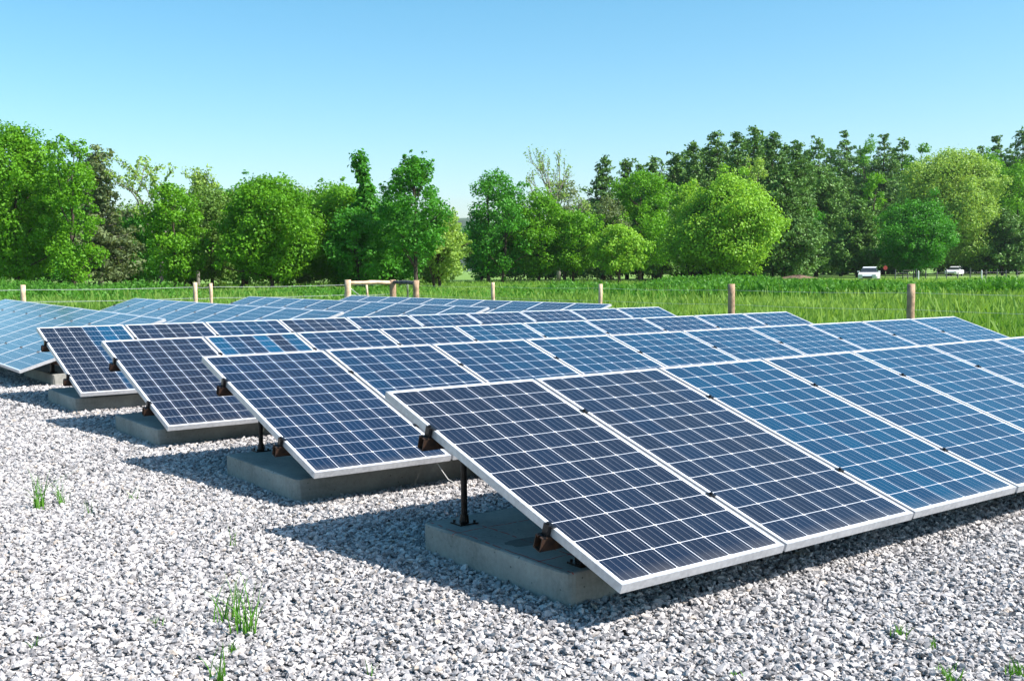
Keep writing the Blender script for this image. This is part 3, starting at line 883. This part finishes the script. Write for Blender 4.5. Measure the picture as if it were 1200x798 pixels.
tuft(436, 793, 18, 4, .03, 'single blades at the bottom edge right of the double tuft', 17, .7)

# ------------------------------------------------------------------ trees
def leaves_mesh(name, cents, rads, counts, size, mat, rng, flat=0.0, shell=0.55, tints=None, squash=1.0, updir=0.35, asp=.62):
    Cc = np.repeat(cents, counts, 0); Rr = np.repeat(rads, counts, 0)
    n = len(Cc)
    d = rng.normal(size=(n, 3)); d /= np.linalg.norm(d, axis=1)[:, None]
    rad = (shell + (1 - shell) * rng.random(n)) * (1 + .16 * rng.normal(size=n))
    off = d * rad[:, None] * Rr
    P = Cc + off
    # leaf cards: normal leans outwards and up
    nrm = d * .8 + rng.normal(size=(n, 3)) * .65 + np.array([0, 0, updir])
    nrm /= np.linalg.norm(nrm, axis=1)[:, None]
    t1 = np.cross(nrm, rng.normal(size=(n, 3))); t1 /= np.linalg.norm(t1, axis=1)[:, None]
    t2 = np.cross(nrm, t1)
    s = size * rng.uniform(.6, 1.35, n)[:, None]
    V = np.stack([P + t1 * s, P + t2 * s * asp, P - t1 * s * .9, P - t2 * s * asp], 1)
    V[:, 0] += nrm * s * -.25; V[:, 2] += nrm * s * -.25
    V = V.reshape(-1, 3)
    V[:, 2] = np.maximum(V[:, 2], 0.02)
    F = np.arange(4 * n).reshape(n, 4)
    tc = rng.random(len(cents)) if tints is None else tints
    T = np.clip(np.repeat(tc, counts) * .6 + .4 * rng.random(n), 0, 1)
    return np_mesh(name, V, F, mat, T)

def trunk_mesh(pts_list, mat, name='trunk'):
    mb = MB()
    for pts, rads in pts_list: mb.tube(pts, rads, 7)
    return mb.mesh(name, mat, True)

def limb(p0, p1, r0, r1, rr, n=6, wob=.05):
    p0 = Vector(p0); p1 = Vector(p1); L_ = (p1 - p0).length
    pts = []; rs = []
    for i in range(n + 1):
        t = i / n
        q = p0.lerp(p1, t)
        if 0 < i: q = q + Vector((rr.uniform(-1, 1), rr.uniform(-1, 1), rr.uniform(-.5, .5))) * L_ * wob * (t if t < 1 else .4)
        pts.append(tuple(q)); rs.append(r0 + (r1 - r0) * t)
    return pts, rs

def broad_tree(px, top, hwpx, D, kind, label, seed, bottom=326, cl=46, dens=1.0, open_=0.0, lean=0.0, size=None, name='broadleaf_tree', ntr=1, bark='bark', asp=1.0, group='trees along the far edge of the meadow', shape=None):
    if px >= 940: D *= 1.5
    x, y = at(px, D)
    H = zat(px, top, D); a = hwpx / FPX * D; zb = max(zat(px, bottom, D), .0)
    rng = np.random.default_rng(seed); rr = random.Random(seed)
    root = empty(name, (x, y, 0))
    tag(root, label, 'tree', group)
    a *= 1.10; cl = int(cl * 1.5)
    zc = (H + zb) / 2; b_ = (H - zb) / 2
    # clumps: on and inside an egg whose outline is broken by lobes
    cents = []; rads = []
    cr = a * .30
    tries = 0
    lob = rng.uniform(0, 2 * pi, 6)
    while len(cents) < cl and tries < 9000:
        tries += 1
        th = rng.uniform(0, 2 * pi)
        z_ = rng.uniform(-1, 1)
        f = rng.uniform(.25, 1.0) ** .5
        full = (1 - abs(z_) ** (2.0 if z_ > 0 else 5.0)) ** .5 if abs(z_) < 1 else 0
        full = full * (1.0 if z_ > -.2 else 1 - .18 * (-z_ - .2))
        d = (math.cos(th) * full, math.sin(th) * full)
        prof = 1.0
        if shape == 'low': prof = 1.0 - .35 * max(z_, 0)
        elif shape == 'top': prof = .72 + .45 * max(z_, 0) + .0
        lb = 1 + .13 * math.sin(2 * th + lob[0] + 3.1 * z_) + .15 * math.sin(3 * th + lob[1] - 5 * z_)
        rx = (a - cr * .7) * lb * prof
        c = np.array([d[0] * f * rx, d[1] * f * rx * asp, zc + z_ * (b_ - cr * .55)])
        c[0] += lean * (c[2] - zb)
        r_ = cr * rng.uniform(.5, 1.25)
        if open_ and rng.random() < open_: r_ *= .6
        if any(np.linalg.norm(c - q) < (r_ + s_) * .40 for q, s_ in zip(cents, [q[0] for q in rads])): continue
        cents.append(c); rads.append((r_, r_, r_ * .78))
    # loose sprigs past the main mass break the outline
    for q in range(int(len(cents) * .55)):
        i = rng.integers(0, len(cents)); c = cents[i]; R_ = rads[i][0]
        d = np.array([c[0] - lean * (c[2] - zb), c[1], (c[2] - zc) * .9]) + rng.normal(size=3) * a * .25
        d /= np.linalg.norm(d) + 1e-6
        q_ = R_ * rng.uniform(.22, .48)
        cents.append(c + d * R_ * rng.uniform(.75, 1.35)); rads.append((q_, q_, q_ * .8))
    cents = np.array(cents); rads = np.array(rads)
    if size is None: size = .068 + D * .0006
    counts = np.maximum((rads[:, 0] ** 2 / size ** 2 * 4.2 * dens).astype(int), 10)
    tn = 0.35 + 0.5 * rng.random(len(cents)) - .0
    cm = leaves_mesh('crown', cents, rads, counts, size, LEAF[kind], rng, tints=tn)
    link('crown', cm, root)
    # trunk and limbs reaching the clumps
    rt = max(.16, H * .018)
    segs = []
    for k in range(ntr):
        bx = rr.uniform(-.8, .8) * (ntr > 1) ; by = rr.uniform(-.5, .5) * (ntr > 1)
        tx, ty = bx * 1.6 + lean * H * .6, by
        segs.append(limb((bx, by, -.1), (tx, ty, H * .80), rt / (1 + .25 * (ntr - 1)), rt * .18, rr, 8, .02))
        order = rng.permutation(len(cents))[:16]
        for i in order:
            c = cents[i]; tz = max(.12 * H, min(c[2] - .18 * H, H * .7)); t = tz / (H * .8)
            p0 = (bx + (tx - bx) * t, by + (ty - by) * t, tz)
            segs.append(limb(p0, tuple(c), rt * .38 * (1 - t * .6), .03, rr, 5, .05))
    link('trunk', trunk_mesh(segs, M[bark]), root)
    return root

def pine_tree(px, top, hwpx, D, label, seed, bottom=322, kind='pine', dens=1.0, cb=None, name='pine_tree', group='pines of the wood behind the meadow', ragged=.35, bark='bark'):
    if px >= 940: D *= 1.5
    x, y = at(px, D)
    H = zat(px, top, D); a = hwpx / FPX * D; zb = max(zat(px, bottom, D), .6)
    rng = np.random.default_rng(seed); rr = random.Random(seed)
    root = empty(name, (x, y, 0)); tag(root, label, 'tree', group)
    rt = H * .014 + .08
    segs = [limb((0, 0, -.1), (rr.uniform(-.3, .3), 0, H * .985), rt, .03, rr, 10, .008)]
    cents = []; rads = []
    z = zb
    step = H * .04
    ph = rr.uniform(0, 6)
    while z < H - .35:
        t = (z - zb) / (H - zb)
        env = 1.42 * a * (1 - t ** 2.0) ** .9 * (.88 + .12 * math.sin(t * 11 + ph))
        env = max(env, .7)
        nb = rr.randint(5, 7); a0 = rr.uniform(0, 2 * pi)
        for k in range(nb):
            an = a0 + 2 * pi * k / nb + rr.uniform(-.35, .35)
            L_ = env * rr.uniform(1 - ragged, 1.15)
            rise = L_ * rr.uniform(.05, .45)
            p1 = (cos(an) * L_, sin(an) * L_, z + rise)
            segs.append(limb((0, 0, z), p1, rt * .26 * (1 - t) + .02, .015, rr, 4, .04))
            m_ = max(2, int(L_ / .75))
            for q in range(m_):
                s = (q + 1) / m_
                if s < .25 and m_ > 2: continue
                rad = min(.42 + .24 * L_ * (1.1 - .5 * s), 1.35)
                if t > .9: rad = min(rad, .75)
                cents.append((p1[0] * s + rng.normal(0, .2), p1[1] * s + rng.normal(0, .2), z + rise * s + rng.normal(0, .3) + .08))
                rads.append((rad, rad, rad * .60))
        z += step * rr.uniform(.75, 1.3)
    cents.append((0, 0, H - .35)); rads.append((.5, .5, .45))
    cents = np.array(cents); rads = np.array(rads)
    size = .12 + D * .0008
    counts = np.maximum((rads[:, 0] ** 2 / size ** 2 * 2.4 * dens).astype(int), 10)
    cm = leaves_mesh('crown', cents, rads, counts, size, LEAF[kind], rng, shell=.3, updir=.6, asp=.5)
    link('crown', cm, root)
    link('trunk', trunk_mesh(segs, M[bark]), root)
    return root

def sparse_tree(px, top, hwpx, D, kind, label, seed, leafn=5, bark='bark_pale', levels=5, lsz=.11, group=None, spread=.55):
    """a tree one sees through: a branching skeleton with few leaves at the twigs"""
    x, y = at(px, D); H = zat(px, top, D); a = hwpx / FPX * D
    rr = random.Random(seed); rng = np.random.default_rng(seed)
    root = empty('broadleaf_tree', (x, y, 0)); tag(root, label, 'tree', group)
    segs = []; tips = []
    def grow(p, d, L_, r, lv):
        q = p + d * L_
        segs.append(limb(p, q, r, r * .62, rr, 4, .05))
        if lv <= 2: tips.append(q); tips.append(p.lerp(q, .5))
        if lv == 0: return
        for k in range(rr.choice((2, 3, 3)) if lv > 1 else 3):
            nd = (d + Vector((rr.gauss(0, spread), rr.gauss(0, spread), rr.gauss(.12, .22)))).normalized()
            grow(q if rr.random() < .7 else p.lerp(q, rr.uniform(.5, .9)), nd, L_ * rr.uniform(.62, .86), r * .6, lv - 1)
    grow(Vector((0, 0, -.1)), Vector((0, 0, 1)), H * .26, H * .014 + .05, levels)
    # scale to the wanted envelope
    allp = np.array([p for s_ in segs for p in s_[0]])
    mx = np.percentile(np.abs(allp[:, 0]), 99); mz = allp[:, 2].max()
    S_ = np.array([a / mx, a / mx, H / mz])
    segs = [([tuple(np.array(p) * S_) for p in pts], rs) for pts, rs in segs]
    tips = np.array([tuple(t) for t in tips]) * S_
    cm = leaves_mesh('crown', tips, np.full((len(tips), 3), .34), np.full(len(tips), leafn), lsz, LEAF[kind], rng, shell=.2)
    link('crown', cm, root)
    link('trunk', trunk_mesh(segs, M[bark]), root)
    return root

BT = broad_tree
# left group
BT(22, 146, 54, 74, 'bright', 'huge bright green tree at the left edge of the photo', 1, 332, cl=80)
BT(88, 163, 36, 72, 'bright', 'tall bright green tree right of the huge left edge tree', 2, 332, cl=60, open_=.3)
pine_tree(120, 176, 27, 84, 'grey green feathery conifer behind the bright left trees', 3, 326, 'grey', .8, ragged=.6, bark='bark_pale', group=None)
sparse_tree(190, 184, 58, 86, 'pale', 'thin see-through tree with a leaning pale trunk above the left trees', 14, 7, lsz=.13)
sparse_tree(233, 196, 24, 90, 'pale', 'second thin see-through treetop, right of the leaning pale trunk', 22, 6, lsz=.12)
BT(207, 215, 37, 76, 'bright', 'narrow vivid green tree under the see-through treetops', 5, 330, cl=48)
BT(250, 218, 40, 82, 'olive', 'dull olive tree between the narrow vivid tree and the broad one', 6, 330, cl=42)
BT(160, 246, 38, 90, 'deep', 'low dark bushy tree left of the narrow vivid tree', 7, 330, cl=36)
BT(136, 262, 28, 86, 'grey', 'low grey green tree beside the feathery conifer', 71, 330, cl=30)
BT(320, 203, 54, 76, 'bright', 'broad vivid green tree in the middle of the left group', 8, 331, cl=75)
BT(286, 225, 28, 84, 'deep', 'dark green tree behind the left side of the broad vivid tree', 81, 328, cl=34)
BT(396, 212, 48, 82, 'bright', 'soft green tree right of the broad vivid tree', 9, 330, cl=50)
BT(420, 245, 36, 76, 'deep', 'layered green tree at the foot of the vine covered snag', 10, 330, cl=46)
# vine covered snag
vx, vy = at(428, 79)
vs_ = empty('vine_covered_snag', (vx, vy, 0)); tag(vs_, 'narrow vine covered trunk rising like a chimney above the left trees', 'tree')
hV = zat(428, 180, 79)
rngv = np.random.default_rng(44)
cz = np.linspace(2, hV - .4, 26)
rvv = np.where(cz > hV - 1.3, .72, np.interp(cz, [2, hV - 5.5, hV - 2.2, hV], [2.2, 1.5, .55, .6]))
cents = np.stack([.25 * np.sin(cz * 1.1), .2 * np.cos(cz), cz], 1)
link('crown', leaves_mesh('crown', cents, np.stack([rvv, rvv, rvv * .8], 1), np.maximum((rvv ** 2 * 260).astype(int), 60), .16, LEAF['deep'], rngv), vs_)
link('trunk', trunk_mesh([limb((0, 0, -.1), (.1, 0, hV - .5), .25, .12, random.Random(3), 8, .01)], M['bark']), vs_)
BT(455, 226, 36, 80, 'deep', 'dark green tree right of the vine covered trunk', 11, 329, cl=40)
BT(488, 182, 40, 74, 'deep', 'tall open crowned oak whose bare lower trunk shows', 12, 306, cl=62, open_=.35)
BT(522, 244, 27, 80, 'pale', 'pale willow-like tree at the right end of the left group', 13, 325, cl=40, ntr=2)
BT(470, 262, 32, 84, 'deep', 'dark low tree behind the open crowned oak trunk', 131, 330, cl=36)
# middle group
BT(580, 198, 36, 104, 'deep', 'tall dark tree at left of the middle group with two trunks below', 15, 322, cl=58, open_=.4, ntr=2, lean=.05)
BT(565, 262, 20, 108, 'deep', 'small dark tree at the left foot of the middle group', 16, 322, cl=26)
BT(632, 224, 36, 106, 'bright', 'mid green tree in the centre of the middle group', 17, 324, cl=52)
sparse_tree(655, 174, 36, 120, 'pale', 'tall bare-looking pale tree sticking up behind the middle group', 37, 3, levels=5, lsz=.12, spread=.42)
BT(662, 212, 30, 122, 'grey', 'grey green budding tree below the bare-looking treetop', 18, 324, cl=38, dens=.7)
BT(672, 244, 36, 106, 'bright', 'light green tree with visible limbs left of the round lime tree', 19, 322, cl=46, open_=.3)
BT(726, 264, 32, 100, 'lime', 'small round lime green tree at right of the middle group', 20, 321, cl=50)
BT(750, 198, 40, 122, 'bright', 'medium green tree standing in front of the left pines', 21, 318, cl=52)
BT(716, 232, 26, 120, 'grey', 'grey green tree between bare-looking tree and the pines', 211, 318, cl=30)
BT(852, 203, 58, 104, 'lime', 'big round lime green tree in front of the dark pines', 22, 320, cl=95, shape='low')
BT(806, 215, 30, 108, 'lime', 'smaller lime green crown left of the big round one', 23, 318, cl=34)
BT(884, 176, 19, 134, 'pale', 'pale yellow green crown peeking out among the pine tops', 24, 300, cl=26)
# pines
pl = [(708, 186, 24, 140), (735, 190, 20, 150), (766, 184, 24, 146), (792, 181, 24, 150), (812, 170, 22, 142), (838, 156, 26, 146), (862, 157, 20, 138), (884, 150, 26, 150),
      (905, 155, 24, 140), (932, 168, 24, 136), (956, 163, 32, 116), (988, 157, 26, 138), (1034, 159, 28, 136), (1056, 164, 20, 146), (1146, 172, 24, 146), (1164, 163, 26, 142), (1194, 151, 30, 140)]
words = ['leftmost pine, rising above the middle group', 'low pine top just right of the leftmost pine', 'pine top above the medium green tree', 'pine top left of the rising pine ridge',
         'dark pine halfway up the left slope of the treetops', 'tall broad pine left of the highest pines', 'pine with clumpy top next to the tall broad pine', 'highest pine top in the middle of the wood',
         'twin pine top just right of the highest pine', 'pine in the dip right of the highest pines', 'large pine in front with its trunk visible to the ground', 'pine with a raised spiky top right of the large front pine',
         'broad dark pine left of the huge pale tree', 'narrow pine tip touching the huge pale tree', 'far pine tip right of the huge pale tree', 'clumpy dark pine near the right edge', 'tallest pine at the right edge of the photo']
for i, ((px, ty, hw, D), wd) in enumerate(zip(pl, words)):
    pine_tree(px, ty, hw, D, wd, 100 + i, 318, 'pinelite' if i in (7, 10, 11, 13) else 'pine', 1.0)
for i, (px, ty, wd) in enumerate([(752, 196, 'between the low and third pine tops'), (802, 182, 'between the two left ridge pines'), (826, 174, 'left of the tall broad pine'), (850, 168, 'between the tall broad pine and its neighbour'), (873, 166, 'left of the highest pine'), (895, 164, 'right of the highest pine'), (920, 172, 'left of the dip'), (944, 178, 'left of the large front pine'), (972, 176, 'right of the large front pine'), (1010, 176, 'behind the green leafy top'), (1046, 176, 'left of the narrow pine tip'), (1180, 172, 'left of the tallest right edge pine')]):
    pine_tree(px, ty, 30, 156, 'rear pine top filling the ridge ' + wd, 160 + i, 318, 'pinelite' if i % 3 == 1 else 'pine')
pine_tree(918, 200, 30, 124, 'dusky pine filling the gap right of the big lime tree', 130, 318, 'pine')
pine_tree(1004, 238, 26, 106, 'shorter pine right of the large front pine', 131, 316, 'pinelite')
pine_tree(985, 205, 26, 126, 'middle height pine between large front pine and its right neighbour', 132, 316, 'pine')
pine_tree(1174, 246, 30, 116, 'low grey green pine at the lower right', 133, 312, 'pine')
pine_tree(775, 225, 28, 132, 'dark pine low between the medium green and lime trees', 134, 318, 'pine')
BT(1012, 163, 22, 142, 'bright', 'green leafy top between two pines left of the huge pale tree', 25, 300, cl=26)
BT(1024, 203, 20, 112, 'bright', 'slim bright tree left of the dark round tree', 26, 315, cl=32)
BT(1076, 168, 24, 140, 'bright', 'green crown just behind the top of the huge pale tree', 27, 300, cl=26)
BT(1112, 175, 56, 118, 'pale', 'huge pale yellow green tree at the right of the wood', 28, 314, cl=100)
BT(1073, 235, 42, 100, 'deep', 'dark green round tree standing in front of the huge pale tree', 29, 317, cl=62)
BT(1154, 182, 30, 130, 'bright', 'bright green tree right behind the huge pale tree', 30, 312, cl=46)
BT(1192, 190, 32, 124, 'bright', 'leafy green tree below the tallest right edge pine', 31, 312, cl=50)
# second rank of the wood, seen only through the gaps
back = [(60, 195, 66, 96), (165, 240, 54, 98), (225, 236, 60, 100), (290, 217, 54, 98), (350, 215, 60, 100), (404, 217, 52, 99), (455, 236, 52, 100), (512, 262, 32, 98)]
bl = ['dark tree deep behind the two bright left trees', 'dark tree deep behind the grey green conifer edge', 'dark tree deep behind the narrow vivid tree', 'dark tree deep behind the dull olive tree', 'dark tree deep behind the broad vivid tree', 'dark tree deep behind the layered green tree', 'dark tree deep behind the vine covered trunk', 'dark tree behind the pale willow-like tree']
for i, ((px, ty, hw, D), wd) in enumerate(zip(back, bl)):
    BT(px, ty, hw, D, ('deep', 'olive', 'bright')[i % 3], wd, 200 + i, 333, cl=56, dens=1.0)
for i, (px, wd) in enumerate([(590, 'the two trunked dark tree'), (640, 'the middle group'), (705, 'the round lime tree'), (830, 'the big lime tree'), (895, 'the right of the big lime tree'), (1040, 'the dark round tree'), (1100, 'the huge pale tree'), (1175, 'the right edge trees'), (770, 'the medium green tree'), (965, 'the large front pine')]):
    BT(px, 208 if px > 740 else 255, 56, 152, 'deep', 'dark undergrowth tree deep behind ' + wd, 230 + i, 334, cl=44, dens=.8)

# ------------------------------------------------------------------ cars
def car(px, D, yaw, label, scale=1.0):
    x, y = at(px, D)
    root = empty('parked_car', (x, y, 0), yaw); root.scale = (scale,) * 3
    tag(root, label, 'car', None)
    def prof(pts, w0, w1, mat, name, par, bev=.04):
        mb = MB(); n = len(pts)
        for s, ww in ((-1, w0), (1, w0)):
            for (px_, pz) in pts:
                k = w0 if pz < 1.0 else w1
                mb.v.append((px_, s * k / 2, pz))
        mb.f.append(tuple(range(n))); mb.f.append(tuple(reversed(range(n, 2 * n))))
        for i in range(n):
            j = (i + 1) % n
            mb.f.append((i, i + n, j + n, j))
        return link(name, mb.mesh(name, mat, False, bev), par)
    body = prof([(-2.2, .35), (2.15, .35), (2.25, .6), (2.15, .82), (1.1, .98), (-1.9, .99), (-2.25, .9), (-2.25, .5)], 1.78, 1.7, M['carpaint'], 'body', root)
    prof([(-1.85, .985), (1.05, .975), (.35, 1.42), (-.5, 1.50), (-1.5, 1.44)], 1.66, 1.32, M['glass'], 'windows', root, .03)
    prof([(-1.45, 1.425), (.33, 1.41), (.1, 1.475), (-.6, 1.53), (-1.3, 1.50)], 1.30, 1.26, M['carpaint'], 'roof', root, .02)
    for s in (-1, 1):
        for wx in (-1.4, 1.42):
            mb = MB(); mb.tube([(wx, s * .70, .33), (wx, s * .91, .33)], [.33, .33], 20)
            wo_ = link('wheel', mb.mesh('wheel', M['tyre']), root)
            mb = MB(); mb.tube([(wx, s * .905, .33), (wx, s * .925, .33)], [.21, .19], 14)
            link('rim', mb.mesh('rim', M['rim']), wo_)
        mb = MB(); mb.box(2.13, s * .62 - .17, .64, 2.26, s * .62 + .17, .78)
        link('headlight', mb.mesh('headlight', M['lamp'], False, .02), root)
        mb = MB(); mb.box(.75, s * .98 - .1, .98, .95, s * .98 + .1, 1.12)
        link('mirror', mb.mesh('mirror', M['carpaint'], False, .02), root)
    mb = MB(); mb.box(2.235, -.45, .42, 2.27, .45, .58); link('grille', mb.mesh('grille', M['clamp']), root)
    return root
car(1018.5, 106, radians(-113), 'white car parked on the lawn below the shorter pine')
car(1118, 165, radians(-126), 'distant white car at the wood edge below the huge pale tree', 1.0)

# distant sign, gate, fence, mound
sx_, sy_ = at(1037, 120)
sg = empty('road_sign', (sx_, sy_, 0)); tag(sg, 'small red octagonal sign on a post right of the white car', 'sign')
mb = MB(); mb.tube([(0, 0, 0), (0, 0, 1.9)], [.04, .04], 6); link('post', mb.mesh('post', M['darkmetal']), sg)
mb = MB(); mb.tube([(0, -.05, 1.4), (0, -.07, 1.4)], [.25, .25], 8); link('sign_plate', mb.mesh('sign_plate', M['redpaint']), sg)

pf = empty('paddock_fence', (*at(1100, 104), 0)); tag(pf, 'distant paddock fence of thin dark posts on the mown lawn', 'fence')
o0 = at(1100, 104); rr = random.Random(5)
pp = []
for px in (1047, 1061, 1073, 1086, 1099, 1111, 1124, 1138, 1152, 1165, 1180, 1194, 1212):
    D = 100 + (px - 1047) * .06 + rr.uniform(-1, 1)
    x, y = at(px + rr.uniform(-3, 3), D); pp.append((x - o0[0], y - o0[1]))
    mb = MB(); h = rr.uniform(.95, 1.35); mb.tube([(x - o0[0], y - o0[1], -.1), (x - o0[0] + rr.uniform(-.06, .06), y - o0[1], h)], [.06, .05], 7)
    link('post', mb.mesh('post', M['wood_grey']), pf)
for h in (.9, .55):
    mb = MB(); mb.tube([(a_, b_, h) for a_, b_ in pp], [.003] * len(pp), 5); link('wire', mb.mesh('wire', M['wire']), pf)

gx, gy = at(1064, 96)
gt = empty('metal_gate', (gx, gy, 0), .1); tag(gt, 'small dark metal gate frame just above the tall right fence post', 'gate')
mb = MB()
for a_, b_ in (((-.5, 0, .15), (.5, 0, .15)), ((-.5, 0, 1.15), (.5, 0, 1.15)), ((-.5, 0, .65), (.5, 0, .65))): mb.tube([a_, b_], [.03, .03], 6)
link('bars', mb.mesh('bars', M['darkmetal']), gt)
mb = MB()
for sx2 in (-.5, .5): mb.tube([(sx2, 0, -.05), (sx2, 0, 1.2)], [.045, .045], 6)
link('frame', mb.mesh('frame', M['darkmetal']), gt)
for px, lb in ((1076, 'white marker post just right of the dark gate frame'), (1150, 'white marker post on the lawn left of the low grey pine')):
    x, y = at(px, 98)
    mb = MB(); mb.tube([(0, 0, -.05), (0, 0, 1.05)], [.06, .06], 8); mb.tube([(0, 0, 1.05), (0, 0, 1.15)], [.06, .02], 8)
    tag(link('marker_post', mb.mesh('marker_post', M['whitepaint']), None, (x, y, 0)), lb, 'post')

# mulch heap
x, y = at(936, 118)
V = []; F = []; rng = np.random.default_rng(8)
nr, ns = 8, 26
for j in range(nr + 1):
    for i in range(ns):
        t = j / nr; an = 2 * pi * i / ns
        rad = (1 - t) ** .8 * (1 + .12 * math.sin(3 * an) + .05 * rng.normal())
        V.append((3.4 * rad * cos(an), 1.6 * rad * sin(an), 0.7 * (t ** .8) * (1 + .06 * rng.normal()) - .05))
for j in range(nr):
    for i in range(ns):
        F.append((j * ns + i, j * ns + (i + 1) % ns, (j + 1) * ns + (i + 1) % ns, (j + 1) * ns + i))
tag(link('mulch_heap', np_mesh('mulch_heap', np.array(V), np.array(F), M['mulch']), None, (x, y, 0)), 'low brown heap of mulch at the foot of the pines', 'heap')

# ------------------------------------------------------------------ air
mb = MB(); mb.box(-3200, -60, -3, 3200, 2300, 160)
mt, nt, out = new_mat('air')
pv = nt.nodes.new('ShaderNodeVolumePrincipled')
pv.inputs['Color'].default_value = (.75, .86, 1, 1)
pv.inputs['Density'].default_value = 0.00008
nt.links.new(pv.outputs[0], out.inputs['Volume'])
tag(link('haze', mb.mesh('haze', mt)), 'thin pale summer haze in the air over the meadow', 'haze', kind='stuff')
